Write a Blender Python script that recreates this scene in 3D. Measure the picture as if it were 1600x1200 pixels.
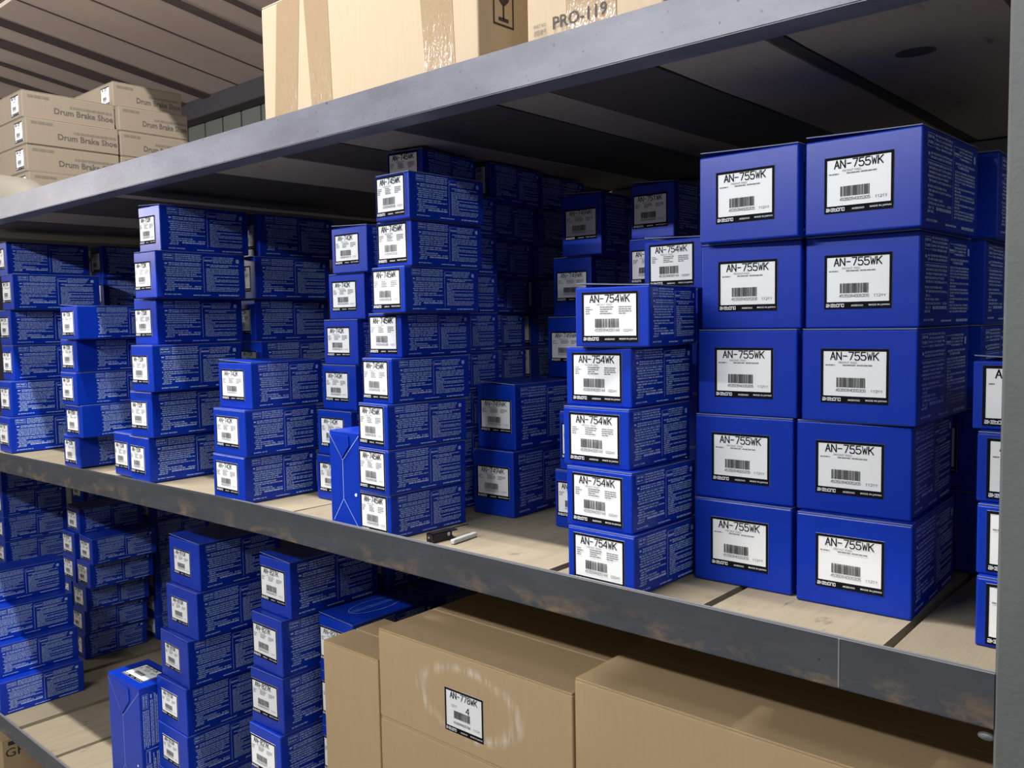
import bpy, bmesh, math, random
from mathutils import Matrix, Vector
random.seed(7)
scene = bpy.context.scene
for o in list(bpy.data.objects):
    bpy.data.objects.remove(o)
C = scene.collection

# ------------------------------------------------------------------ camera, world, lamps, exposure
ZC = 1.75                     # camera height; heights below are written relative to it, depth from the rack's front
cam_d = bpy.data.cameras.new('camera'); cam = bpy.data.objects.new('camera', cam_d); C.objects.link(cam)
R_ = (0.7486755, 0.6627009, -0.0176788); U_ = (-0.0349674, 0.0661061, 0.9971997); F_ = (-0.6620138, 0.7459608, -0.0726650)
cam.matrix_world = Matrix(((R_[0], U_[0], -F_[0], 0.0), (R_[1], U_[1], -F_[1], -1.0), (R_[2], U_[2], -F_[2], ZC), (0, 0, 0, 1)))
cam_d.sensor_width = 36.0; cam_d.lens = 1357.39 / 1600 * 36; cam_d.clip_start = 0.02
scene.camera = cam

world = bpy.data.worlds.new('world'); scene.world = world; world.use_nodes = True
world.node_tree.nodes['Background'].inputs[0].default_value = (0.80, 0.88, 1.0, 1)
world.node_tree.nodes['Background'].inputs[1].default_value = 0.04

LAMPS = [  # name, x, y, z, length, watts, direction, colour
    ('high', -1.9, -0.62, ZC + 2.95, 2.4, 185.0, (0, 0.15, -1), (1.0, 0.97, 0.94)),
    ('near', -1.8, -2.29, ZC + 1.06, 1.8, 62.0, (0, 1, -0.25), (0.94, 0.96, 1.0)),
    ('right', 1.0, -1.55, ZC + 1.25, 1.2, 11.0, (-0.8, 1, -0.5), (0.92, 0.96, 1.0)),
    ('far', -5.6, -1.75, ZC + 0.75, 1.2, 30.0, (0.25, 1, 0.25), (1.0, 0.95, 0.90)),  # added lamp, no such source seen; brightens the sloping ceiling boards
]
for n, x, y, z, ln, wt, dr, col in LAMPS:
    a = bpy.data.lights.new('lamp_light_' + n, 'AREA'); a.shape = 'RECTANGLE'; a.size = ln; a.size_y = 0.07; a.energy = wt; a.color = col
    ao = bpy.data.objects.new('lamp_light_' + n, a); C.objects.link(ao); ao.location = (x, y, z)
    dv = Vector(dr).normalized(); zx = -dv; xx = Vector((1, 0, 0)); xx = (xx - xx.dot(zx) * zx).normalized(); yy = zx.cross(xx).normalized()
    ao.matrix_world = Matrix(((xx[0], yy[0], zx[0], x), (xx[1], yy[1], zx[1], y), (xx[2], yy[2], zx[2], z), (0, 0, 0, 1)))

vs = scene.view_settings
vs.view_transform = 'Standard'; vs.look = 'None'; vs.gamma = 1.0; vs.use_curve_mapping = False
vs.exposure = 0.58

# ------------------------------------------------------------------ materials
def mat(name, base, rough=0.5, spec=0.5, coat=0.0, metal=0.0):
    m = bpy.data.materials.new(name); m.use_nodes = True
    b = m.node_tree.nodes['Principled BSDF']
    b.inputs['Base Color'].default_value = (*base, 1); b.inputs['Roughness'].default_value = rough
    b.inputs['Specular IOR Level'].default_value = spec; b.inputs['Coat Weight'].default_value = coat; b.inputs['Metallic'].default_value = metal
    return m
def nd(m, t, **kw):
    n = m.node_tree.nodes.new(t)
    for k, v in kw.items():
        if k.startswith('i_'):
            n.inputs[k[2:].replace('_', ' ')].default_value = v
        else:
            setattr(n, k, v)
    return n
def lk(m, a, b): m.node_tree.links.new(a, b)
def bsdf(m): return m.node_tree.nodes['Principled BSDF']
def noise(m, scale, detail=4, coords='Object', stretch=None, rough=0.6):
    tc = nd(m, 'ShaderNodeTexCoord'); src = tc.outputs[coords]
    mp = nd(m, 'ShaderNodeMapping'); mp.inputs['Scale'].default_value = stretch or (1, 1, 1); lk(m, src, mp.inputs['Vector'])
    n = nd(m, 'ShaderNodeTexNoise'); n.inputs['Scale'].default_value = scale; n.inputs['Detail'].default_value = detail; n.inputs['Roughness'].default_value = rough
    lk(m, mp.outputs[0], n.inputs['Vector'])
    return n.outputs['Fac']
def ramp(m, fac, stops):
    r = nd(m, 'ShaderNodeValToRGB'); e = r.color_ramp.elements
    while len(e) < len(stops): e.new(0.5)
    for el, (p, c) in zip(e, stops):
        el.position = p; el.color = (*c, 1) if len(c) == 3 else c
    lk(m, fac, r.inputs[0]); return r.outputs[0]
def mixc(m, fac, a, b, mode='MIX'):
    n = nd(m, 'ShaderNodeMix', data_type='RGBA', blend_type=mode)
    for s, v in ((n.inputs[0], fac), (n.inputs[6], a), (n.inputs[7], b)):
        if hasattr(v, 'links') or hasattr(v, 'is_linked'): lk(m, v, s)
        elif isinstance(v, (int, float)): s.default_value = v
        else: s.default_value = (*v, 1)
    return n.outputs[2]
def bump(m, fac, dist, strength=1.0):
    b = nd(m, 'ShaderNodeBump'); b.inputs['Distance'].default_value = dist; b.inputs['Strength'].default_value = strength
    lk(m, fac, b.inputs['Height']); lk(m, b.outputs[0], bsdf(m).inputs['Normal'])
def rnd(m): return nd(m, 'ShaderNodeObjectInfo').outputs['Random']
def V(*c): return (*c, 1)

# coated blue board
M = {}
BLUE = (0.0025, 0.026, 0.36)
m = M['blue'] = mat('blue_coated_board', BLUE, 0.32, 0.28)
col = mixc(m, noise(m, 9, 3), (0.002, 0.025, 0.31), (0.003, 0.031, 0.37)); lk(m, col, bsdf(m).inputs['Base Color'])
bump(m, noise(m, 60, 2, stretch=(1, 1, 0.15)), 0.0006, 0.35)
m = M['card_edge'] = mat('raw_board_edge', (0.16, 0.18, 0.27), 0.7)
m = M['print'] = mat('pale_blue_print', (0.14, 0.20, 0.52), 0.5)
f = noise(m, 520, 1, rough=0.5); lk(m, mixc(m, ramp(m, f, [(0.36, (0, 0, 0)), (0.52, (1, 1, 1))]), (0.06, 0.12, 0.40), (0.34, 0.44, 0.68)), bsdf(m).inputs['Base Color'])
M['print_line'] = mat('pale_blue_rule', (0.36, 0.47, 0.78), 0.5)
m = M['paper'] = mat('white_sticker_paper', (0.80, 0.80, 0.79), 0.45)
M['ink'] = mat('black_ink', (0.006, 0.006, 0.008), 0.7, 0.06)
M['grey_ink'] = mat('thin_grey_ink', (0.24, 0.24, 0.25), 0.6, 0.2)
M['bar_ink'] = mat('barcode_ink', (0.06, 0.06, 0.062), 0.6, 0.2)
M['white_ink'] = mat('white_ink', (0.75, 0.75, 0.76), 0.5)

def cardboard(name, a, b, scuff=None):
    m = mat(name, a, 0.78, 0.25)
    c = mixc(m, noise(m, 5, 5), a, b)
    c = mixc(m, noise(m, 220, 1, stretch=(1, 1, 0.05)), c, tuple(v * 0.97 for v in a), 'MIX')
    if scuff:
        cx, cz, rx, rz = scuff
        tc = nd(m, 'ShaderNodeTexCoord'); sp = nd(m, 'ShaderNodeSeparateXYZ'); lk(m, tc.outputs['Object'], sp.inputs[0])
        def mth(op, x, y=0.0):
            n = nd(m, 'ShaderNodeMath', operation=op)
            for s, v in ((n.inputs[0], x), (n.inputs[1], y)):
                if isinstance(v, (int, float)): s.default_value = v
                else: lk(m, v, s)
            return n.outputs[0]
        dx = mth('DIVIDE', mth('SUBTRACT', sp.outputs[0], cx), rx); dz = mth('DIVIDE', mth('SUBTRACT', sp.outputs[2], cz), rz)
        rr = mth('SQRT', mth('ADD', mth('MULTIPLY', dx, dx), mth('MULTIPLY', dz, dz)))
        ring = mth('SUBTRACT', 1.0, mth('MINIMUM', 1.0, mth('MULTIPLY', mth('ABSOLUTE', mth('SUBTRACT', rr, 1.08)), 4.5)))
        st = ramp(m, noise(m, 60, 3, stretch=(1, 1, 0.12)), [(0.42, (0, 0, 0)), (0.62, (1, 1, 1))])
        fr = mth('LESS_THAN', sp.outputs[1], -0.13)
        fac = mth('MULTIPLY', mth('MULTIPLY', mth('POWER', ring, 1.3), st), mth('MULTIPLY', fr, ramp(m, noise(m, 9, 2), [(0.40, (0.1, 0.1, 0.1)), (0.62, (0.9, 0.9, 0.9))])))
        c = mixc(m, fac, c, (0.72, 0.66, 0.56))
    lk(m, c, bsdf(m).inputs['Base Color'])
    bump(m, noise(m, 240, 1, stretch=(1, 1, 0.03)), 0.0004, 0.3)
    return m
M['tan'] = cardboard('brown_cardboard', (0.42, 0.295, 0.16), (0.47, 0.335, 0.185))
M['tan_scuff'] = cardboard('brown_cardboard_glue_mark', (0.42, 0.295, 0.16), (0.47, 0.335, 0.185), scuff=(0.0, 0.095, 0.115, 0.058))
M['kraft'] = cardboard('light_kraft_cardboard', (0.45, 0.355, 0.24), (0.49, 0.39, 0.265))
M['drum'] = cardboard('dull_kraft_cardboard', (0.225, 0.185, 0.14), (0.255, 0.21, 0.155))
m = M['tape'] = mat('clear_brown_tape', (0.34, 0.245, 0.15), 0.13, 0.6)
bump(m, noise(m, 26, 5, stretch=(2.2, 1, 0.5), rough=0.7), 0.004, 0.55)
M['brown_ink'] = mat('brown_black_ink', (0.030, 0.020, 0.018), 0.6)
M['drum_ink'] = mat('grey_carton_ink', (0.085, 0.072, 0.062), 0.6)
M['drum_ink_pale'] = mat('faint_carton_ink', (0.15, 0.122, 0.092), 0.6)

m = M['rail_paint'] = mat('lavender_grey_paint', (0.25, 0.25, 0.32), 0.42, 0.5)
c = mixc(m, ramp(m, noise(m, 14, 5, stretch=(0.4, 1, 1)), [(0.35, (0, 0, 0)), (0.65, (1, 1, 1))]), (0.098, 0.098, 0.122), (0.142, 0.142, 0.178))
c = mixc(m, ramp(m, noise(m, 95, 2, rough=0.4), [(0.69, (0, 0, 0)), (0.75, (1, 1, 1))]), c, (0.05, 0.048, 0.058))
lk(m, c, bsdf(m).inputs['Base Color']); bump(m, noise(m, 70, 3), 0.0012, 0.5)
m = M['rail_steel'] = mat('dark_mill_steel', (0.06, 0.065, 0.078), 0.45, 0.5, 0, 0.15)
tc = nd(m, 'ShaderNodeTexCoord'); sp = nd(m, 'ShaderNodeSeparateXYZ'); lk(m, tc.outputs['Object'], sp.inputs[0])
c = mixc(m, noise(m, 22, 8, stretch=(0.3, 1, 1.2), rough=.7), (0.022, 0.023, 0.026), (0.066, 0.071, 0.084))
mr = nd(m, 'ShaderNodeMapRange'); mr.inputs[1].default_value = 0.040; mr.inputs[2].default_value = 0.004; lk(m, sp.outputs[2], mr.inputs[0])
ml = nd(m, 'ShaderNodeMath', operation='MULTIPLY'); lk(m, mr.outputs[0], ml.inputs[0]); lk(m, ramp(m, noise(m, 26, 8, stretch=(0.45, 1, 1), rough=.7), [(0.50, (0, 0, 0)), (0.66, (1, 1, 1))]), ml.inputs[1])
c = mixc(m, ml.outputs[0], c, (0.17, 0.115, 0.07))
c = mixc(m, ramp(m, noise(m, 120, 2), [(0.68, (0, 0, 0)), (0.74, (1, 1, 1))]), c, (0.018, 0.018, 0.02))
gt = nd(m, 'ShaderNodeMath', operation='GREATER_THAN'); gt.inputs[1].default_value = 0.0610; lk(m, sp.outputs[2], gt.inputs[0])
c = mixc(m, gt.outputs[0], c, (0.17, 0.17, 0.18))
lk(m, c, bsdf(m).inputs['Base Color']); bump(m, noise(m, 60, 4), 0.0008, 0.4)
m = M['post'] = mat('grey_post_paint', (0.14, 0.15, 0.15), 0.55, 0.4)
lk(m, mixc(m, noise(m, 9, 6), (0.075, 0.08, 0.08), (0.115, 0.12, 0.118)), bsdf(m).inputs['Base Color']); bump(m, noise(m, 160, 3), 0.0006, 0.6)
M['steel_dark'] = mat('blackened_steel', (0.03, 0.03, 0.034), 0.35, 0.5, 0, 0.6)
M['rivet'] = mat('bright_steel', (0.55, 0.55, 0.55), 0.25, 0.5, 0, 0.9)
M['pale_plastic'] = mat('pale_translucent_plastic', (0.50, 0.52, 0.50), 0.3)

def wood(name, a, b, knotty=0.5):
    m = mat(name, a, 0.72, 0.25)
    c = mixc(m, noise(m, 7, 6, stretch=(9, 0.6, 9)), a, b)
    c = mixc(m, rnd(m), c, tuple(v * 0.74 for v in a))
    c = mixc(m, ramp(m, noise(m, 16, 3, stretch=(2, 0.7, 2)), [(0.66, (0, 0, 0)), (0.78, (1, 1, 1))]), c, tuple(v * 0.45 for v in a))
    lk(m, c, bsdf(m).inputs['Base Color']); bump(m, noise(m, 40, 4, stretch=(6, 0.5, 6)), 0.0015, 0.5)
    return m
M['plank'] = wood('pale_sawn_plank', (0.225, 0.187, 0.128), (0.36, 0.305, 0.215))
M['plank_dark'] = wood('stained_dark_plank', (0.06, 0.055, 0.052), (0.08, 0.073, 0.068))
M['plank_under'] = wood('weathered_plank', (0.30, 0.265, 0.225), (0.36, 0.32, 0.27))
m = M['roof_board'] = mat('dull_ceiling_board', (0.6, 0.5, 0.42), 0.8, 0.2)
lk(m, mixc(m, rnd(m), mixc(m, noise(m, 2.5, 5, stretch=(1.6, .5, 1)), (0.50, 0.40, 0.345), (0.60, 0.49, 0.43)), (0.50, 0.41, 0.37)), bsdf(m).inputs['Base Color'])
M['batten'] = wood('dark_ceiling_batten', (0.115, 0.085, 0.085), (0.14, 0.105, 0.10))
M['wall_panel'] = mat('grey_green_wall_panel', (0.17, 0.18, 0.155), 0.6)
M['wall_beam'] = mat('dark_wall_beam', (0.055, 0.05, 0.06), 0.6)
m = M['plaster'] = mat('white_plaster', (0.66, 0.64, 0.60), 0.9); lk(m, mixc(m, noise(m, 2, 5), (0.36, 0.35, 0.33), (0.42, 0.41, 0.39)), bsdf(m).inputs['Base Color'])
m = M['concrete'] = mat('grey_concrete', (0.30, 0.29, 0.28), 0.85); lk(m, mixc(m, noise(m, 3, 8), (0.24, 0.235, 0.23), (0.34, 0.33, 0.32)), bsdf(m).inputs['Base Color'])
m = M['tube'] = mat('lit_tube', (0.9, 0.9, 0.9), 0.4); bsdf(m).inputs['Emission Color'].default_value = (1, 1, 1, 1); bsdf(m).inputs['Emission Strength'].default_value = 6.0
M['lamp_white'] = mat('white_enamel', (0.75, 0.75, 0.74), 0.4)
M['cream'] = mat('cream_paper_roll', (0.17, 0.152, 0.12), 0.7)
M['hole'] = mat('dark_core', (0.03, 0.028, 0.025), 0.9)

# ------------------------------------------------------------------ helpers
def obj(name, me, m=None, parent=None):
    if isinstance(me, bmesh.types.BMesh):
        b = me; me = bpy.data.meshes.new(name); b.to_mesh(me); b.free()
    if m is not None and not me.materials:
        for k in (m if isinstance(m, (list, tuple)) else [m]): me.materials.append(M[k])
    o = bpy.data.objects.new(name, me); C.objects.link(o)
    if parent: o.parent = parent
    return o
def empty(name, loc, rz=0.0, label=None, cat=None, group=None):
    o = bpy.data.objects.new(name, None); C.objects.link(o); o.location = loc; o.rotation_euler = (0, 0, rz); o.empty_display_size = 0.05
    if label: tag(o, label, cat, group)
    return o
def tag(o, label, cat, group=None):
    o['label'] = label; o['category'] = cat
    if group: o['group'] = group
    return o
def structure(o): o['kind'] = 'structure'; return o
def box_bm(x0, x1, y0, y1, z0, z1, bev=0.0, seg=1):
    b = bmesh.new(); add_box(b, x0, x1, y0, y1, z0, z1)
    if bev: bmesh.ops.bevel(b, geom=list(b.edges), offset=bev, segments=seg, affect='EDGES', profile=0.5)
    return b
def add_box(b, x0, x1, y0, y1, z0, z1, mi=0):
    v = [b.verts.new(p) for p in ((x0, y0, z0), (x1, y0, z0), (x1, y1, z0), (x0, y1, z0), (x0, y0, z1), (x1, y0, z1), (x1, y1, z1), (x0, y1, z1))]
    for q in ((3, 2, 1, 0), (4, 5, 6, 7), (0, 1, 5, 4), (1, 2, 6, 5), (2, 3, 7, 6), (3, 0, 4, 7)):
        b.faces.new([v[i] for i in q]).material_index = mi
def cyl(b, p0, p1, r, n=12, mi=0):
    p0 = Vector(p0); p1 = Vector(p1); d = (p1 - p0).normalized(); a = d.orthogonal().normalized(); c = d.cross(a)
    r0 = [b.verts.new(p0 + r * (math.cos(t) * a + math.sin(t) * c)) for t in [2 * math.pi * i / n for i in range(n)]]
    r1 = [b.verts.new(v.co + (p1 - p0)) for v in r0]
    for i in range(n):
        b.faces.new((r0[i], r0[(i + 1) % n], r1[(i + 1) % n], r1[i])).material_index = mi
    b.faces.new(r0[::-1]).material_index = mi; b.faces.new(r1).material_index = mi

# flat print: polygons in (u, v) with a material index
class Flat:
    def __init__(s): s.v = []; s.f = []; s.m = []
    def quad(s, u0, u1, v0, v1, mi=0):
        i = len(s.v); s.v += [(u0, v0), (u1, v0), (u1, v1), (u0, v1)]; s.f.append((i, i + 1, i + 2, i + 3)); s.m.append(mi)
    def poly(s, pts, mi=0):
        i = len(s.v); s.v += list(pts); s.f.append(tuple(range(i, i + len(pts)))); s.m.append(mi)
    def stroke(s, p, q, t, mi=0):
        dx, dy = q[0] - p[0], q[1] - p[1]; l = math.hypot(dx, dy) or 1; dx /= l; dy /= l; h = t / 2
        a = (p[0] - dx * h * .6, p[1] - dy * h * .6); b = (q[0] + dx * h * .6, q[1] + dy * h * .6)
        s.poly([(a[0] + dy * h, a[1] - dx * h), (b[0] + dy * h, b[1] - dx * h), (b[0] - dy * h, b[1] + dx * h), (a[0] - dy * h, a[1] + dx * h)], mi)
    def frame(s, u0, u1, v0, v1, t, mi=0):
        s.quad(u0, u1, v0, v0 + t, mi); s.quad(u0, u1, v1 - t, v1, mi); s.quad(u0, u0 + t, v0 + t, v1 - t, mi); s.quad(u1 - t, u1, v0 + t, v1 - t, mi)
    def mesh(s, name, fn, mats):
        me = bpy.data.meshes.new(name); me.from_pydata([fn(u, v) for u, v in s.v], [], s.f)
        for k in mats: me.materials.append(M[k])
        me.polygons.foreach_set('material_index', s.m); me.update(); return me
    def text(s, body, u0, u1, v0, v1, mi=0, bold=0.0, keep=False):
        vs_, fs_ = font(body, bold)
        xs = [p[0] for p in vs_]; ys = [p[1] for p in vs_]; x0, x1, y0, y1 = min(xs), max(xs), min(ys), max(ys)
        sx = (u1 - u0) / (x1 - x0); sy = (v1 - v0) / (y1 - y0)
        i = len(s.v); s.v += [(u0 + (x - x0) * sx, v0 + (y - y0) * sy) for x, y in vs_]
        for f in fs_: s.f.append(tuple(i + k for k in f)); s.m.append(mi)
_fc = {}
def font(body, bold=0.0):
    if (body, bold) not in _fc:
        cu = bpy.data.curves.new('t', 'FONT'); cu.body = body; cu.offset = bold; cu.resolution_u = 2
        o = bpy.data.objects.new('t', cu); C.objects.link(o)
        dg = bpy.context.evaluated_depsgraph_get(); me = o.evaluated_get(dg).to_mesh()
        _fc[(body, bold)] = ([(v.co.x, v.co.y) for v in me.vertices], [tuple(p.vertices) for p in me.polygons])
        o.evaluated_get(dg).to_mesh_clear(); bpy.data.objects.remove(o); bpy.data.curves.remove(cu)
    return _fc[(body, bold)]
# narrow monoline letters of the label printer
G = {'A': [[(0, 0), (.5, 1), (1, 0)], [(.2, .35), (.8, .35)]], 'N': [[(0, 0), (0, 1), (1, 0), (1, 1)]], '-': [[(.1, .5), (.9, .5)]],
     'W': [[(0, 1), (.25, 0), (.5, .75), (.75, 0), (1, 1)]], 'K': [[(0, 0), (0, 1)], [(1, 1), (0, .4)], [(.3, .58), (1, 0)]],
     '0': [[(.25, 0), (0, .25), (0, .75), (.25, 1), (.75, 1), (1, .75), (1, .25), (.75, 0), (.25, 0)]], '1': [[(.2, .8), (.55, 1), (.55, 0)]],
     '2': [[(0, .78), (.2, 1), (.8, 1), (1, .78), (1, .6), (0, 0), (1, 0)]], '3': [[(0, .85), (.2, 1), (.8, 1), (1, .8), (.8, .54), (.4, .54), (.8, .54), (1, .25), (.8, 0), (.2, 0), (0, .15)]],
     '4': [[(.8, 0), (.8, 1), (0, .28), (1, .28)]], '5': [[(.95, 1), (.1, 1), (.05, .55), (.7, .62), (1, .4), (1, .22), (.75, 0), (.2, 0), (0, .15)]],
     '6': [[(.9, 1), (.3, .85), (0, .4), (.15, 0), (.8, 0), (1, .3), (.8, .56), (.1, .5)]], '7': [[(0, 1), (1, 1), (.35, 0)]],
     '8': [[(.3, .54), (.05, .77), (.25, 1), (.75, 1), (.95, .77), (.7, .54), (.3, .54), (0, .27), (.25, 0), (.75, 0), (1, .27), (.7, .54)]],
     '9': [[(.1, 0), (.7, .15), (1, .6), (.85, 1), (.2, 1), (0, .7), (.2, .44), (.9, .5)]], 'Y': [[(0, 1), (.5, .5), (1, 1)], [(.5, .5), (.5, 0)]]}
LOGO = {'a': ['11111', '00001', '11111', '10001', '11111'], 'k': ['10001', '10010', '11100', '10010', '10001'], 'e': ['11111', '10001', '11111', '10000', '11111'],
        'b': ['10000', '11111', '10001', '10001', '11111'], 'o': ['11111', '10001', '10001', '10001', '11111'], 'n': ['11111', '10001', '10001', '10001', '10001']}
def mono(fl, body, u0, u1, v0, v1, t, mi=0, gap=0.28):
    n = len(body); cw = (u1 - u0) / (n + (n - 1) * gap); x = u0
    for ch in body:
        for pl in G.get(ch, []):
            for a, b in zip(pl, pl[1:]):
                fl.stroke((x + a[0] * cw, v0 + a[1] * (v1 - v0)), (x + b[0] * cw, v0 + b[1] * (v1 - v0)), t * (.72 if ch == 'W' else 1.0), mi)
        x += cw * (1 + gap)
def logo(fl, u0, u1, v0, v1, mi):
    w = (u1 - u0) / 7; cw = w / 5.7; ch = (v1 - v0) / 5
    for i, c in enumerate('akebono'):
        for r_, row in enumerate(LOGO[c]):
            for k, bit in enumerate(row):
                if bit == '1':
                    fl.quad(u0 + i * w + k * cw, u0 + i * w + (k + 1) * cw, v1 - (r_ + 1) * ch, v1 - r_ * ch, mi)
def dashes(fl, u0, u1, v, h, rg, mi=0, wmin=0.004, wmax=0.014, gap=0.0012):
    u = u0
    while u < u1 - 0.0008:
        e = min(u1, u + rg.uniform(wmin, wmax)); fl.quad(u, e, v, v + h, mi); u = e + gap * rg.uniform(0.6, 1.6)

def label_flat(lw, lh, num, sub, code, rows, seed):
    rg = random.Random(seed); b = Flat(); p = Flat()
    t = 0.045 * min(lw, lh * 1.1); bb = 0.13 * lh
    b.quad(0, lw, 0, bb); b.quad(0, lw, lh - t, lh); b.quad(0, t, bb, lh - t); b.quad(lw - t, lw, bb, lh - t)
    n = len(num); tw = 0.70 if n > 7 else 0.60
    mono(p, num, 0.15 * lw, (0.15 + tw) * lw, 0.795 * lh, 0.935 * lh, 0.0195 * lh, 0, 0.30)
    if sub == 'QTY':
        p.text('QTY', 0.18 * lw, 0.33 * lw, 0.58 * lh, 0.65 * lh, 1); mono(p, '4', 0.56 * lw, 0.64 * lw, 0.54 * lh, 0.68 * lh, 0.02 * lh)
        v1, v0 = 0.52, 0.34
    else:
        p.text(sub, 0.27 * lw, 0.54 * lw, 0.725 * lh, 0.765 * lh, 1)
        v1, v0 = 0.47, 0.29
    for r_ in range(rows):
        v = (0.685 - 0.042 * r_) * lh; hh = 0.024 * lh
        dashes(p, 0.07 * lw, (0.13 + 0.09 * rg.random()) * lw, v, hh, rg, 1, 0.02 * lw, 0.05 * lw, 0.008 * lw)
        dashes(p, 0.33 * lw, (0.45 + 0.16 * rg.random()) * lw, v, hh, rg, 1, 0.03 * lw, 0.08 * lw, 0.008 * lw)
        if rows > 1: dashes(p, 0.66 * lw, 0.88 * lw if r_ < rows - 1 else 0.78 * lw, v, hh, rg, 1, 0.03 * lw, 0.07 * lw, 0.008 * lw)
        else: dashes(p, 0.54 * lw, 0.76 * lw, v, hh, rg, 1, 0.03 * lw, 0.07 * lw, 0.008 * lw)
    u = 0.24 * lw
    while u < 0.66 * lw:
        w = rg.choice((0.004, 0.006, 0.009, 0.012)) * lw; p.quad(u, u + w, v0 * lh, v1 * lh, 3); u += w + rg.choice((0.004, 0.005, 0.009)) * lw
    a, c = code
    mono(p, a, 0.23 * lw, 0.67 * lw, 0.215 * lh, 0.265 * lh, 0.008 * lh, 1); mono(p, c, 0.74 * lw, 0.91 * lw, 0.215 * lh, 0.26 * lh, 0.007 * lh, 1)
    logo(p, 0.03 * lw, 0.31 * lw, 0.035 * lh, 0.098 * lh, 2)
    p.text('AKEBONO', 0.41 * lw, 0.59 * lw, 0.045 * lh, 0.078 * lh, 2, 0.01); p.text('MADE IN JAPAN', 0.67 * lw, 0.97 * lw, 0.042 * lh, 0.083 * lh, 2, 0.012)
    return b, p

def side_flat(d, h, pu, seed):
    """print on a long side: u from the front edge, v up; two columns of small text"""
    rg = random.Random(seed); p = Flat(); u0, u1 = pu; L = (u1 - u0) * d
    X = lambda f: u0 * d + f * L
    Y = lambda f: f * h
    lh = 0.025 * h
    p.frame(X(0), X(.125), Y(.80), Y(.935), .006 * h, 1); dashes(p, X(.01), X(.115), Y(.885), lh * 1.2, rg); dashes(p, X(.01), X(.115), Y(.83), lh * 1.2, rg)
    for k in range(4): dashes(p, X(.14), X(.47 - .01 * (k % 2)), Y(.915 - .041 * k), lh, rg)
    p.quad(X(.012), X(.045), Y(.715), Y(.745), 1); dashes(p, X(.06), X(.465), Y(.73), lh, rg); dashes(p, X(.06), X(.46), Y(.692), lh, rg)
    p.quad(X(0), X(.465), Y(.665), Y(.669), 1)
    for v, a_, e in ((.625, .012, .46), (.583, .03, .455), (.541, .03, .46), (.499, .012, .40), (.457, .03, .46), (.40, .012, .36), (.358, .03, .46), (.316, .03, .12), (.275, .012, .30), (.233, .03, .34), (.233, .37, .46), (.190, .03, .13), (.152, .012, .12)):
        dashes(p, X(a_), X(e), Y(v), lh, rg)
    dashes(p, X(.17), X(.46), Y(.185), lh * 1.3, rg, 1)
    p.quad(X(0), X(.022), Y(.062), Y(.084), 1); dashes(p, X(.03), X(.20), Y(.062), lh, rg)
    p.quad(X(.49), X(.494), Y(.12), Y(.90), 1)
    p.frame(X(.505), X(.61), Y(.80), Y(.90), .006 * h, 1); p.quad(X(.51), X(.605), Y(.815), Y(.838), 1)
    for k in range(4): dashes(p, X(.62), X(.90 - .01 * k), Y(.885 - .036 * k), lh * .9, rg)
    p.quad(X(.925), X(.965), Y(.79), Y(.87), 1)
    dashes(p, X(.53), X(.95), Y(.715), lh, rg); dashes(p, X(.58), X(.82), Y(.68), lh * 1.1, rg)
    v = .63
    for k in range(15):
        e = (.955, .95, .955, .955, .62, .955, .66, .955, .955, .63, .955, .64, .955, .955, .93)[k]
        dashes(p, X(.525), X(e), Y(v), lh * .9, rg); v -= .0345
    dashes(p, X(.35), X(.57), Y(.05), lh * .8, rg, 1); dashes(p, X(.68), X(.95), Y(.045), lh * 1.2, rg, 1)
    return p

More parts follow.
